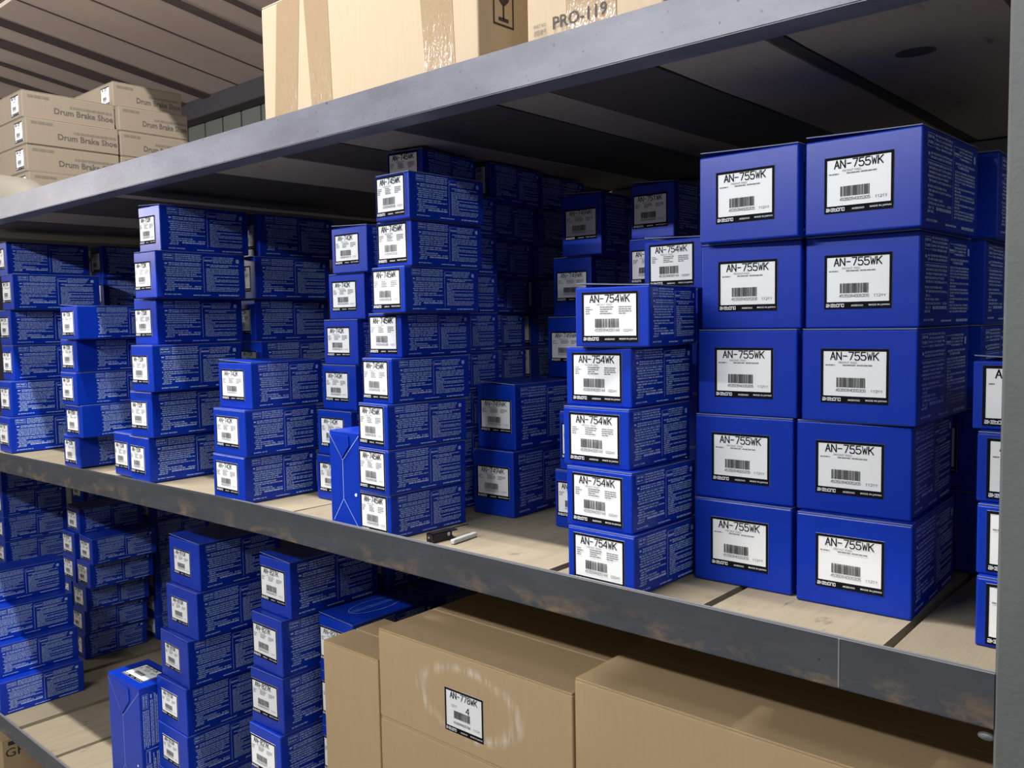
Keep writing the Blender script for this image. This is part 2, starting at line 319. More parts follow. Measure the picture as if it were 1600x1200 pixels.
# ------------------------------------------------------------------ kinds of blue carton: w, h, d, number, sub line, code, rows, label box (l, r, top, bottom as fractions), print span
K = {
 'big':   (0.151, 0.1257, 0.228, 'AN-755WK', 'FRONT PAD', ('4535094005205', '1121Y'), 1, (.18, .775, .215, .795), (.07, .97)),
 'wide':  (0.120, 0.0887, 0.168, 'AN-754WK', 'FRONT PAD', ('4535094005144', '0224Y'), 4, (.095, .86, .105, .925), (.06, .97)),
 'mid':   (0.092, 0.0827, 0.188, 'AN-745WK', 'REAR PAD', ('4535094005038', '1121Y'), 4, (.035, .885, .055, .92), (.09, .96)),
 'tallb': (0.106, 0.1340, 0.190, 'AN-749WK', 'FRONT PAD', ('4535094005076', '1123Y'), 3, (.085, .90, .245, .745), (.09, .97)),
 'tall':  (0.101, 0.1116, 0.190, 'AN-751WK', 'FRONT PAD', ('4535094005090', '1121Y'), 3, (.05, .86, .20, .81), (.09, .97)),
 'k742':  (0.135, 0.1045, 0.190, 'AN-742K', 'FRONT PAD', ('4535094005014', '1121Y'), 4, (.095, .79, .165, .83), (.10, .97)),
 'k742b': (0.122, 0.1012, 0.170, 'AN-742K', 'FRONT PAD', ('4535094005014', '1121Y'), 4, (.095, .785, .165, .82), (.10, .97)),
 'k732':  (0.106, 0.1190, 0.258, 'AN-732K', 'FRONT PAD', ('4535094004918', '1121Y'), 4, (.025, .77, .225, .825), (.08, .96)),
 'k722':  (0.110, 0.0945, 0.250, 'AN-722K', 'FRONT PAD', ('4535094004819', '1121Y'), 2, (.08, .78, .155, .885), (.22, .97)),
 'k712':  (0.105, 0.1215, 0.290, 'AN-712K', 'FRONT PAD', ('4535094004711', '1121Y'), 2, (.05, .80, .20, .80), (.06, .96)),
 'side':  (0.130, 0.0847, 0.190, 'AN-756K', 'FRONT PAD', ('4535094005212', '1121Y'), 1, (.085, .80, .09, .95), (.09, .97)),
 'k827':  (0.128, 0.1345, 0.257, 'AN-827K', 'FRONT PAD', ('4535094006271', '1121Y'), 3, (.025, .835, .19, .80), (.08, .96)),
 'k810':  (0.164, 0.1295, 0.250, 'AN-810K', 'FRONT PAD', ('4535094006103', '1121Y'), 3, (.15, .70, .235, .775), (.08, .96)),
 'low':   (0.110, 0.1180, 0.285, 'AN-800K', 'FRONT PAD', ('4535094006004', '1121Y'), 3, (.08, .80, .2, .8), (.08, .96)),
 'lowb':  (0.125, 0.1036, 0.260, 'AN-802K', 'FRONT PAD', ('4535094006028', '1121Y'), 3, (.08, .80, .14, .86), (.08, .96)),
}
KM = {}
def kind_meshes(k):
    if k in KM: return KM[k]
    w, h, d, num, sub, code, rows, (l, r, t, b), pu = K[k]; hb = h - 0.0022
    bm = box_bm(-w / 2, w / 2, -d / 2, d / 2, 0, hb, 0.0022, 2); body = bpy.data.meshes.new('body'); bm.to_mesh(body); bm.free(); body.materials.append(M['blue'])
    for p_ in body.polygons: p_.use_smooth = False
    def lid(arch):
        bm = bmesh.new(); n = 8; T = 0.0014
        rows_ = []
        for j, yy in enumerate((-d / 2 + .0008, -d / 2 + .05, d / 2 - .0008)):
            for s in (0, 1):
                rows_.append([bm.verts.new((-w / 2 + .001 + (w - .002) * i / n, yy, hb + .0004 + s * T + arch * (1 - i / n) ** 1.2 * (1, .7, .2)[j])) for i in range(n + 1)])
        (b0, t0, b1, t1, b2, t2) = rows_
        for a, c in ((t0, t1), (t1, t2)):
            for i in range(n): bm.faces.new((a[i], a[i + 1], c[i + 1], c[i]))
        for a, c in ((b0, b1), (b1, b2)):
            for i in range(n): bm.faces.new((a[i], c[i], c[i + 1], a[i + 1]))
        for lo, up in ((b0, t0),):
            for i in range(n): bm.faces.new((lo[i], lo[i + 1], up[i + 1], up[i])).material_index = 1
        for i in range(n): bm.faces.new((b2[i + 1], b2[i], t2[i], t2[i + 1])).material_index = 1
        for A, B, fl in (((b0, t0), (b1, t1), 0), ((b1, t1), (b2, t2), 0)):
            bm.faces.new((A[0][n], B[0][n], B[1][n], A[1][n])).material_index = 1; bm.faces.new((B[0][0], A[0][0], A[1][0], B[1][0])).material_index = 1
        me = bpy.data.meshes.new('lid_flap'); bm.to_mesh(me); bm.free(); me.materials.append(M['blue']); me.materials.append(M['card_edge']); return me
    lw = (r - l) * w; lh = (b - t) * h; lx = -w / 2 + l * w; lz = h * (1 - b)
    pb = box_bm(lx, lx + lw, -d / 2 - .0005, -d / 2 + .0004, lz, lz + lh); paper = bpy.data.meshes.new('front_label'); pb.to_mesh(paper); pb.free(); paper.materials.append(M['paper'])
    bf, pf = label_flat(lw, lh, num, sub, code, rows, k)
    border = bf.mesh('label_border', lambda u, v: (lx + u, -d / 2 - .0008, lz + v), ['ink'])
    prn = pf.mesh('label_print', lambda u, v: (lx + u, -d / 2 - .0011, lz + v), ['ink', 'grey_ink', 'white_ink', 'bar_ink'])
    sd = side_flat(d, h, pu, k).mesh('side_print', lambda u, v: (w / 2 + .0004, -d / 2 + u, v), ['print', 'print_line'])
    KM[k] = dict(w=w, h=h, d=d, body=body, lid=lid(0.0), arch=lid(0.0055), paper=paper, border=border, prn=prn, side=sd)
    return KM[k]

ORD = ['bottom', 'second', 'third', 'fourth', 'fifth', 'sixth', 'seventh', 'eighth', 'ninth']
def blue_carton(kind, x, y, z, rot, label, group, full=True, arch=False, xf=None):
    """x, y: front right corner; z: underside"""
    q = kind_meshes(kind); a = math.radians(rot); w, d = q['w'], q['d']
    cx = x + (-w / 2) * math.cos(a) - (d / 2) * math.sin(a); cy = y + (-w / 2) * math.sin(a) + (d / 2) * math.cos(a)
    e = empty('blue_carton', (cx, cy, z + ZC), a, label, 'carton', group)
    obj('body', q['body'], None, e); obj('lid_flap', q['arch' if arch else 'lid'], None, e)
    p = obj('front_label', q['paper'], None, e); p['label'] = 'white part-number sticker with black border and barcode'
    obj('label_border', q['border'], None, p)
    if full or True: obj('label_print', q['prn'], None, p)
    obj('side_print', q['side'], None, e)
    return e
def stack(kind, phrase, group, pos, z0, k0=0, full=True, archtop=True):
    h = K[kind][1]; n = len(pos); out = []
    for i, (x, y, r) in enumerate(pos):
        if i == n - 1 and n > 1: o_ = 'blue carton on top of ' + phrase
        elif i == 0: o_ = 'bottom blue carton of ' + phrase
        else: o_ = ORD[i] + ' blue carton up in ' + phrase
        out.append(blue_carton(kind, x, y, z0 + i * h, r, o_, group, full, archtop and i == n - 1))
    return out

# ------------------------------------------------------------------ setting
def slab(name, *a, mat_='plaster'): return structure(obj(name, box_bm(*a), mat_))
slab('floor', -9, 4, -5, 3, -0.1, 0.0, mat_='concrete')
slab('wall_front', -9, 4, -5.2, -5, 0, 5.4); slab('wall_right', 4, 4.2, -5, 3, 0, 5.4); slab('wall_left', -9.2, -9, -5, 3, 0, 5.4)
slab('ceiling', -9.2, 4.2, -5.2, 3.2, 5.4, 5.6)
# rear wall with framed panels under a dark beam
YW = 1.62
wb = slab('wall_back', -9, 4, YW + 0.05, YW + 0.2, 0, 5.4, mat_='wall_beam')
for i in range(-4, 12):
    x1 = -4.0 - 0.1 + 0.192 * i
    obj('panel', box_bm(x1 + 0.008, x1 + 0.184, YW + 0.03, YW + 0.052, ZC + 0.98, ZC + 1.165, 0.003), 'wall_panel', wb)
    obj('panel', box_bm(x1 + 0.008, x1 + 0.184, YW + 0.03, YW + 0.052, ZC + 0.72, ZC + 0.955, 0.003), 'wall_panel', wb)
structure(obj('trim_1', box_bm(-6.5, -0.3, YW - 0.06, YW + 0.03, ZC + 1.165, ZC + 1.27, 0.004), 'wall_beam'))
# sloping boarded ceiling above the upper shelf, front edge half a metre behind the rail
SL = 0.155; ZR0 = 1.26 + SL * 1.6     # height over the camera at y = 0
ce = structure(empty('ceiling_slope', (-4, 1.0, ZC + 1.35)))
edges = [-6.1, -5.72, -5.335, -5.07, -4.77, -4.487, -4.17, -3.865, -3.545, -3.31, -3.0, -2.7, -2.4, -2.1, -1.8, -1.5, -1.2, -0.9, -0.6, -0.3, 0.0]
def roof_piece(name, x0, x1, t, drop, mt):
    b = bmesh.new(); y0, y1 = 0.49, 1.66; pts = []
    for y in (y0, y1):
        zz = ZC + ZR0 - SL * y - drop
        pts += [(x0, y, zz), (x1, y, zz), (x1, y, zz + t), (x0, y, zz + t)]
    v = [b.verts.new((p[0] + 4, p[1] - 1.0, p[2] - ZC - 1.35)) for p in pts]
    for q in ((3, 2, 1, 0)[::-1], (4, 5, 6, 7)[::-1], (0, 4, 5, 1), (1, 5, 6, 2), (2, 6, 7, 3), (3, 7, 4, 0)): b.faces.new([v[i] for i in q])
    bmesh.ops.recalc_face_normals(b, faces=b.faces)
    return obj(name, b, mt, ce)
for i, (a_, b_) in enumerate(zip(edges, edges[1:])):
    roof_piece('ceiling_board', a_ + 0.004, b_ - 0.004, 0.018, 0.0, 'roof_board')
for xb, wd in ((-4.487, .07), (-4.77, .10), (-5.07, .03), (-5.335, .05), (-3.54, .05), (-3.31, .03), (-2.7, .06)):
    roof_piece('ceiling_batten', xb - wd / 2, xb + wd / 2, 0.012, 0.013, 'batten')
for xb in edges[1:-1]: roof_piece('seam', xb - .006, xb + .006, 0.003, 0.0025, 'batten')
roof_piece('ceiling_backing', -6.1, 0.0, 0.01, -0.02, 'batten')

# ------------------------------------------------------------------ rack of steel angle with plank decks
def dz(x): return 0.0 if x > -1.6 else 0.0160 * (x + 1.6)
rack = empty('steel_rack', (-2.4, 0.4, 0), 0, 'grey steel angle rack with three front rails and an upright post', 'rack')
def rail(name, zt, mt, bow=False, x0=-5.3, x1=-0.2145):
    b = bmesh.new(); H = 0.063; T = 0.006; D = 0.052; zb = zt - H
    prof = [(0, 0), (0, H), (T, H), (T, T), (D, T), (D, 0)]
    n = 30; rings = []
    for i in range(n + 1):
        x = x0 + (x1 - x0) * i / n; o = dz(x) if bow else 0.0
        rings.append([b.verts.new((x, y, z + o)) for y, z in prof])
    for a, c in zip(rings, rings[1:]):
        for i in range(6): b.faces.new((a[i], a[(i + 1) % 6], c[(i + 1) % 6], c[i]))
    b.faces.new(rings[0][::-1]); b.faces.new(rings[-1]); bmesh.ops.recalc_face_normals(b, faces=b.faces)
    es = [e for e in b.edges if abs(e.verts[0].co.y) < 1e-4 and abs(e.verts[1].co.y) < 1e-4 and abs(e.verts[0].co.x - e.verts[1].co.x) > .01]
    bmesh.ops.bevel(b, geom=es, offset=0.0016, segments=2, affect='EDGES')
    o = obj(name, b, mt, rack); o.location = (2.4, -0.4, ZC + zb); return o
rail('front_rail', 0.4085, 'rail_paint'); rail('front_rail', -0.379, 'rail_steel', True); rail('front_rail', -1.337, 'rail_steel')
def rk(name, x0, x1, y0, y1, z0, z1, mt, bev=0.002):
    o = obj(name, box_bm(x0 + 2.4, x1 + 2.4, y0 - .4, y1 - .4, z0, z1, bev), mt, rack); return o
rk('post', -0.2145, -0.145, -0.001, 0.062, 0, ZC + 1.9, 'post', 0.003)
rk('post', -5.37, -5.30, -0.007, 0.062, 0, ZC + 1.2, 'post', 0.003)
rk('post', -0.2145, -0.145, 1.05, 1.11, 0, ZC + 1.2, 'post', 0.003); rk('post', -5.37, -5.30, 1.05, 1.11, 0, ZC + 1.2, 'post', 0.003)
for zt in (0.353, -0.4375, -1.3945):
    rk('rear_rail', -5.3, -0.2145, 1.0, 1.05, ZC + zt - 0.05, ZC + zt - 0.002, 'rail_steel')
wl = bmesh.new(); bmesh.ops.create_icosphere(wl, subdivisions=2, radius=0.006, matrix=Matrix.Translation((-0.222 + 2.4, -0.4 + .004, ZC - 0.452)) @ Matrix.Diagonal((1.5, .6, .8, 1)))
obj('weld_bead', wl, 'post', rack)

rk('weld_seam', -0.380, -0.378, -0.0006, 0.002, ZC - 0.440, ZC - 0.381, 'rail_steel', 0.0003)
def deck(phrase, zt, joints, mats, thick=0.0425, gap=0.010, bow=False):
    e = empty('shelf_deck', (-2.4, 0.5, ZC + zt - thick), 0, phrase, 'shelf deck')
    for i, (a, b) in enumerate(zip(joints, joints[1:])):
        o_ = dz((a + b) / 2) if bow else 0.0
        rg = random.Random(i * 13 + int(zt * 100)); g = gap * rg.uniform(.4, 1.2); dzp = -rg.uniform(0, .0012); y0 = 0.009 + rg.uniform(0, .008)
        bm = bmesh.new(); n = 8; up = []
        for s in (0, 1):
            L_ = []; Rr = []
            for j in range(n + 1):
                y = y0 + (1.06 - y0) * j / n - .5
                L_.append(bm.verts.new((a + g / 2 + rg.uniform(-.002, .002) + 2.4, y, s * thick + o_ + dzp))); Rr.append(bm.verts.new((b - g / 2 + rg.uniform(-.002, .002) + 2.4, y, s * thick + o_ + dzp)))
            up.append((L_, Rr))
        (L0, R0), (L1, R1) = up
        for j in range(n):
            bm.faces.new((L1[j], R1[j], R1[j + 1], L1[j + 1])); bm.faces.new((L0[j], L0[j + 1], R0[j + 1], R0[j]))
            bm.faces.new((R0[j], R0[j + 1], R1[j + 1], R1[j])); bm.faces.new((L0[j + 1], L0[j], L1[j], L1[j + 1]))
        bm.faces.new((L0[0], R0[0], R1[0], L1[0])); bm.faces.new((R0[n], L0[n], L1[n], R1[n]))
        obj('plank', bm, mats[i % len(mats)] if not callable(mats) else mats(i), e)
    return e
JM = [-5.29, -4.95, -4.6, -4.25, -3.9, -3.6, -3.3, -3.02, -2.75, -2.5, -2.28, -2.055, -1.8, -1.56, -1.33, -0.852, -0.578, -0.340, -0.11]
deck('pale wooden plank deck of the middle shelf', -0.395, JM, ['plank'], gap=0.017, bow=True)
JL = [-5.29, -4.9, -4.5, -4.15, -3.85, -3.5, -3.165, -2.865, -2.5, -2.2, -1.9, -1.6, -1.3, -1.0, -0.7, -0.4, -0.11]
deck('pale wooden plank deck of the lower shelf', -1.353, JL, ['plank'], gap=.034)
JU = [-5.29, -4.9, -4.5, -4.1, -3.72, -3.4, -3.1, -2.825, -2.39, -2.33, -1.866, -1.6, -1.4, -1.24, -0.98, -0.867, -0.675, -0.51, -0.485, -0.25, -0.11]
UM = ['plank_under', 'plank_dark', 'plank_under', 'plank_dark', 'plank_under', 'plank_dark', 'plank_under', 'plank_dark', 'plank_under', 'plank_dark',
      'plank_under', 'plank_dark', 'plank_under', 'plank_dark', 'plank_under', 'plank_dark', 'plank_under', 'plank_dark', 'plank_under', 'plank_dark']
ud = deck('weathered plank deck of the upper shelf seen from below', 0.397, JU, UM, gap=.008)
for kx, ky, kr in ((-0.386, 0.271, .026), (-1.093, .149, .028)):
    b = bmesh.new(); cyl(b, (0, 0, -.0006), (0, 0, .001), kr, 20); k_ = obj('wood_knot', b, 'plank_dark', ud); k_.location = (kx + 2.4, ky - .5, -.001); k_.scale = (1, .8, 1)

# ------------------------------------------------------------------ blue cartons, middle shelf
DK = -0.395
stack('big', 'right column of large boxes on the middle shelf', 'large blue boxes', [(-.345, .155, 2.5), (-.352, .171, 3.0), (-.344, .159, -.6), (-.348, .178, -.9), (-.339, .151, -1.8)], DK)
stack('big', 'left column of large boxes on the middle shelf', 'large blue boxes', [(-.507, .158, 2.0), (-.509, .166, 2.3), (-.505, .168, 2.5), (-.503, .176, 2.9), (-.495, .146, -1.1)], DK)
stack('big', 'column hidden behind the right large-box column', 'large blue boxes', [(-.33, .425, 0), (-.33, .425, 0), (-.332, .425, 1), (-.330, .425, 1), (-.314, .42, 0)], DK)
stack('side', 'four-high stack half hidden by the steel post', 'boxes beside the post', [(-.132, .118, 0), (-.135, .128, 0), (-.139, .139, 0), (-.150, .160, 0)], DK)
stack('wide', 'five-high front stack left of the large boxes', 'wide-label boxes', [(-.673, .012, -1), (-.680, .018, -1.7), (-.692, .030, -.4), (-.697, .044, -1.1), (-.665, .042, 6.9)], DK)
stack('wide', 'six-high stack right behind the five-high one', 'wide-label boxes', [(-.735, .300, -1)] * 5 + [(-.732, .312, -3)], DK)
stack('tall', 'two-high stack peeking out left of the five-high one', 'boxes at the back right', [(-.932, .283, 0), (-.922, .286, 0)], DK, archtop=False)
stack('tall', 'shaded six-high stack at the back right', 'boxes at the back right', [(-.925, .531, 0)] * 4 + [(-.925, .531, 0), (-.917, .529, .8)], DK)
stack('tallb', 'two-high stack right of the eight-high one', 'tall boxes mid shelf', [(-1.139, .283, 2.3), (-1.145, .298, -1.2)], DK)
stack('tallb', 'shaded stack behind the two-high one', 'tall boxes mid shelf', [(-1.13, .53, 0), (-1.13, .53, 0), (-1.128, .515, .2), (-1.145, .56, .8), (-1.108, .547, .9)], DK)
stack('mid', 'eight-high front stack beside the upright carton', 'rear pad boxes', [(-1.200, .015, -1.6), (-1.198, .011, -3.1), (-1.200, .013, -4.4), (-1.201, .027, -3.6), (-1.212, .062, 1.2), (-1.170, .036, -.6), (-1.164, .049, 1.5), (-1.155, .038, -.6)], DK, archtop=False)
stack('mid', 'hidden stack right behind the eight-high front one', 'rear pad boxes', [(-1.285, .226, 2)] * 8 + [(-1.301, .208, 9.0)], DK, archtop=False)
stack('mid', 'third shaded stack back behind the eight-high front one', 'rear pad boxes', [(-1.375, .425, 2), (-1.375, .425, 2), (-1.374, .425, 2), (-1.374, .425, 3), (-1.372, .425, 4), (-1.366, .427, 2), (-1.350, .425, 3), (-1.335, .425, 3), (-1.318, .425, 3)], DK, archtop=False)
stack('mid', 'rearmost stack in line behind the eight-high front one', 'rear pad boxes', [(-1.375, .632, 0)] * 5 + [(-1.365, .632, 0), (-1.37, .632, 0), (-1.35, .632, 0), (-1.355, .63, 0)], DK, archtop=False)
stack('k742', 'three-high front stack on the middle shelf', 'boxes left of centre', [(-1.704, .026, -.5), (-1.697, .028, -.3), (-1.698, .048, .4)], DK)
stack('k742b', 'six-high stack set back behind the three-high one', 'boxes left of centre', [(-1.515, .169, 0), (-1.516, .177, 0), (-1.522, .198, 0), (-1.520, .205, 0), (-1.496, .208, 1.5), (-1.471, .198, 0)], DK)
D3 = DK + dz(-2.05)
stack('k732', 'tall stack third from left on the middle shelf', 'boxes third from left', [(-2.172, .036, 0), (-2.148, .038, 3.4), (-2.124, .034, 2.5), (-2.163, .069, 4.2), (-2.117, .050, 2.7), (-2.140, .078, 2.4)], D3)
blue_carton('k732', -2.2935, .048, D3, 0, 'second blue carton at the foot of the tall stack, tucked left', 'boxes third from left')
stack('k732', 'shaded stack behind the third one from left', 'boxes third from left', [(-2.15, .36, 0), (-2.15, .36, 0), (-2.145, .36, 1), (-2.17, .36, 1.5), (-2.145, .35, 1), (-2.15, .37, .5)], D3)
D2 = DK + dz(-2.45)
stack('k722', 'five-high stack second from left on the middle shelf', 'boxes second from left', [(-2.62, .043, .4), (-2.56, .031, 1), (-2.566, .023, -.4), (-2.566, .029, .4), (-2.516, .015, .7)], D2)
D1 = DK + dz(-3.05)
stack('k712', 'front stack at the far left of the middle shelf', 'boxes at the far left', [(-3.206, .055, 0), (-3.215, .068, 0), (-3.270, .100, 0), (-3.29, .105, 0), (-3.236, .1, 0), (-3.38, .135, 3)], D1)
stack('k712', 'shaded rear stack at the far left of the middle shelf', 'boxes at the far left', [(-3.35, .46, 0)] * 4 + [(-3.365, .46, 0), (-3.35, .455, 0)], D1)

def upright_carton(x, y, z, w, t, hh, label, sticker=False, printside=True):
    """a carton standing on its end with its folded lid side to the front"""
    e = empty('blue_carton', (x - w / 2, y + t / 2, z + ZC), 0, label, 'carton', 'cartons standing on end')
    obj('body', box_bm(-w / 2, w / 2, -t / 2, t / 2, 0, hh, .0022, 2), 'blue', e)
    f = Flat(); yf = -t / 2 - .0006; s = .0011
    P = lambda u, v: (-w / 2 + u * w, v * hh)
    for a, b in (((.0, .97), (.45, .70)), ((1, .97), (.45, .70)), ((.45, .70), (.45, .30)), ((.45, .30), (.1, .06)), ((.45, .30), (.9, .04)), ((.06, .95), (.62, .93))): f.stroke(P(*a), P(*b), s)
    obj('lid_fold', f.mesh('lid_fold', lambda u, v: (u, yf, v), ['print_line']), None, e)
    fl = bmesh.new(); pts = [(-.42, .965), (.18, .955), (.20, .86), (-.05, .72)]
    vs0 = [fl.verts.new((px * w, -t / 2 - .0028, pz * hh)) for px, pz in pts]; vs1 = [fl.verts.new((v.co.x, -t / 2 - .0002, v.co.z)) for v in vs0]
    fl.faces.new(vs0); fl.faces.new(vs1[::-1])
    for i in range(4): fl.faces.new((vs0[i], vs0[(i + 1) % 4], vs1[(i + 1) % 4], vs1[i]))
    bmesh.ops.recalc_face_normals(fl, faces=fl.faces); obj('tuck_flap', fl, 'blue', e)
    b = bmesh.new(); cyl(b, (w * .36, -t / 2 - .0006, hh * .36), (w * .36, -t / 2 + .001, hh * .36), .0032, 14); obj('seal_dot', b, 'paper', e)
    if sticker:
        L = .60 * w; Hh = .62 * t
        p = obj('front_label', box_bm(-L / 2, L / 2, -Hh / 2, Hh / 2, hh - .0005, hh + .0006), 'paper', e)
        bf, pf = label_flat(L, Hh, 'AN-810K', 'FRONT PAD', ('4535094006103', '1121Y'), 3, 'up')
        obj('label_border', bf.mesh('label_border', lambda u, v: (u - L / 2, v - Hh / 2, hh + .0009), ['ink']), None, p)
        obj('label_print', pf.mesh('label_print', lambda u, v: (u - L / 2, v - Hh / 2, hh + .0012), ['ink', 'grey_ink', 'white_ink', 'bar_ink']), None, p)
    if printside:
        sf = side_flat(hh, t, (.06, .97), 'up')
        obj('side_print', sf.mesh('side_print', lambda u, v: (w / 2 + .0004, t / 2 - v, hh - u), ['print', 'print_line']), None, e)
    return e
upright_carton(-1.303, .028, DK, .092, .083, .188, 'upright blue carton with folded flap beside the eight-high stack')

# ------------------------------------------------------------------ blue cartons, lower shelf
LD = -1.353
upright_carton(-2.329, .05, LD, .195, .122, .357, 'upright blue carton with sticker on top, front of the lower shelf', True)
stack('k810', 'stack behind the lower upright carton', 'boxes on the lower shelf', [(-2.15, .09, 0), (-2.15, .092, 0), (-2.151, .095, 0), (-2.146, .103, -2.2), (-2.126, .124, .5), (-2.129, .138, 0)], LD)
stack('k827', 'six-high stack left of the brown cartons', 'boxes by the brown cartons', [(-1.70, .088, 0), (-1.70, .088, 0), (-1.699, .087, .7), (-1.697, .098, 2.2), (-1.700, .102, -.8), (-1.690, .123, -.6)], LD)
stack('k827', 'shaded stack behind the six-high one on the lower shelf', 'boxes by the brown cartons', [(-1.70, .40, 0)] * 3 + [(-1.70, .402, 0), (-1.70, .40, 0), (-1.685, .41, 0)], LD)
top827 = stack('k827', 'five-high stack tucked behind the small brown carton', 'boxes by the brown cartons', [(-1.551, .19, 0)] * 4 + [(-1.551, .19, 0)], LD)
f = Flat(); n = 28
for i in range(n):
    a, b = 2 * math.pi * i / n, 2 * math.pi * (i + 1) / n
    f.stroke((.035 * math.cos(a), .075 * math.sin(a)), (.035 * math.cos(b), .075 * math.sin(b)), .0009)
f.stroke((-.004, -.075), (-.004, .075), .0008); f.stroke((.004, -.075), (.004, .075), .0008)
ov = obj('perforated_oval', f.mesh('perforated_oval', lambda u, v: (u, v, 0), ['print_line']), None, top827[-1]); ov.location = (0, -.01, .1345 + .0035)
stack('k827', 'rearmost stack behind the small brown carton', 'boxes by the brown cartons', [(-1.55, .46, 0)] * 5, LD, archtop=False)
stack('low', 'front stack at the far left of the lower shelf', 'lower far-left boxes', [(-3.315, .008, 0), (-3.36, .012, 0), (-3.41, .02, 0), (-3.48, .022, 0)], LD)
stack('low', 'shaded rear stack at the far left of the lower shelf', 'lower far-left boxes', [(-4.47, .42, 0)] * 6, LD)
stack('lowb', 'shaded five-high stack second from left, lower shelf', 'lower shaded boxes', [(-3.618, .42, 0), (-3.605, .42, 0), (-3.58, .42, 0), (-3.53, .42, 0), (-3.495, .42, 0)], LD)
stack('lowb', 'shaded six-high stack left of the five-high one below', 'lower shaded boxes', [(-3.76, .42, 0), (-3.745, .42, 0), (-3.72, .42, 0), (-3.67, .42, 0), (-3.665, .42, 0), (-3.63, .43, 0)], LD)
stack('lowb', 'shaded rear stack behind the lower five-high one', 'lower shaded boxes', [(-3.60, .72, 0)] * 5 + [(-3.61, .72, 0)], LD, archtop=False)
stack('lowb', 'dim rearmost stack deep at left of the lower shelf', 'lower shaded boxes', [(-4.31, .72, 0)] * 6, LD, archtop=False)

# ------------------------------------------------------------------ brown cartons
def tan_carton(x0, w, y0, d, z0, h, label, mt='tan', group=None, rot=0.0, front=True):
    e = empty('brown_carton', (x0 + w / 2, y0 + d / 2, z0 + ZC), math.radians(rot), label, 'carton', group)
    hb = h - .004
    obj('body', box_bm(-w / 2, w / 2, -d / 2, d / 2, 0, hb, .003, 2), mt, e)
    fm = mt if mt != 'tan_scuff' else 'tan'
    for s in (-1, 1):
        b = bmesh.new(); add_box(b, -w / 2 + .001, w / 2 - .001, min(s * .0015, s * (d / 2 - .001)), max(s * .0015, s * (d / 2 - .001)), hb, hb + .0035)
        bmesh.ops.bevel(b, geom=list(b.edges), offset=.001, segments=1, affect='EDGES'); obj('top_flap', b, fm, e)
    return e
for i in range(4):
    nm = ['bottom brown carton of the stack under the labelled one', 'second brown carton up, two below the labelled one', 'brown carton directly under the labelled one', 'brown carton with barcode sticker and scuffed oval on its front'][i]
    e = tan_carton(-1.357, .497, .105, .30, LD + i * .1838, .1838, nm, 'tan_scuff' if i == 3 else 'tan', 'brown cartons on the lower shelf')
    if i == 3:
        lw, lh = .100, .083; lx, lz = -.056, .034 - .003
        p = obj('front_label', box_bm(lx, lx + lw, -.1506, -.1494, lz, lz + lh), 'paper', e); p['label'] = 'white sticker with black border and barcode'
        bf, pf = label_flat(lw, lh, 'AN-778WK', 'QTY', ('4535094005786', '1112Y'), 0, 'c2')
        obj('label_border', bf.mesh('label_border', lambda u, v: (lx + u, -.1509, lz + v), ['ink']), None, p)
        obj('label_print', pf.mesh('label_print', lambda u, v: (lx + u, -.1512, lz + v), ['ink', 'grey_ink', 'white_ink', 'bar_ink']), None, p)
    tan_carton(-.855, .61, .105, .30, LD + i * .1912, .1912, ['bottom', 'second', 'third', 'topmost'][i] + ' plain brown carton of the right-hand lower stack', 'tan', 'brown cartons on the lower shelf')
for i in range(2):
    tan_carton(-1.548, .186, .106, .175, LD + i * .3325, .3325, ['lower', 'upper'][i] + ' small tall brown carton between blue boxes and labelled carton', 'tan', 'brown cartons on the lower shelf')
for i, x0 in enumerate((-1.357, -.855)):
    tan_carton(x0, (.495, .61)[i], .43, .30, LD, .70, ['left', 'right'][i] + ' brown carton in shade behind the lower cartons', 'tan', 'brown cartons on the lower shelf')
# carton under the lowest rail
e = tan_carton(-3.80, .40, .03, .35, -ZC, .27, 'brown carton with black letters under the lowest rail', 'tan')
f = Flat(); f.text('GFS', 0, .085, 0, .032)
t_ = obj('printed_letters', f.mesh('printed_letters', lambda u, v: (.2006, -.165 + u, .205 + v), ['brown_ink']), None, e)
b = bmesh.new(); add_box(b, .1995, .2004, -.155, -.075, .247, .262); obj('hand_hole', b, 'hole', e)

# upper shelf: taped carton, numbered carton
UZ = .397
e = tan_carton(-1.563, .60, .02, .38, UZ, .240, 'pale kraft carton with strips of shiny brown tape, upper shelf', 'kraft')
def tape(par, pts, y, nm='tape_strip'):
    b = bmesh.new(); v0 = [b.verts.new((px, y, pz)) for px, pz in pts]; v1 = [b.verts.new((px, y + .0008, pz)) for px, pz in pts]
    b.faces.new(v0); b.faces.new(v1[::-1])
    for i in range(len(pts)): b.faces.new((v0[i], v0[(i + 1) % len(pts)], v1[(i + 1) % len(pts)], v1[i]))
    bmesh.ops.recalc_face_normals(b, faces=b.faces); return obj(nm, b, 'tape', par)
cx = -1.263
tape(e, [(-1.528 - cx, .002), (-1.452 - cx, .002), (-1.432 - cx, .234), (-1.508 - cx, .234)], -.1906)
tape(e, [(-1.402 - cx, .002), (-1.338 - cx, .002), (-1.346 - cx, .234), (-1.420 - cx, .234)], -.1906)
tape(e, [(-1.084 - cx, .002), (-1.014 - cx, .002), (-1.024 - cx, .234), (-1.102 - cx, .234)], -.1906)
f = Flat(); u0, u1, v0, v1 = -.155, -.105, .078, .150
f.frame(u0, u1, v0, v1, .0035); uc = (u0 + u1) / 2
f.poly([(uc - .017, v1 - .008), (uc - .013, v1 - .030), (uc - .004, v1 - .038), (uc + .004, v1 - .038), (uc + .013, v1 - .030), (uc + .017, v1 - .008)])
f.quad(uc - .002, uc + .002, v0 + .012, v1 - .037); f.quad(uc - .012, uc + .012, v0 + .008, v0 + .014)
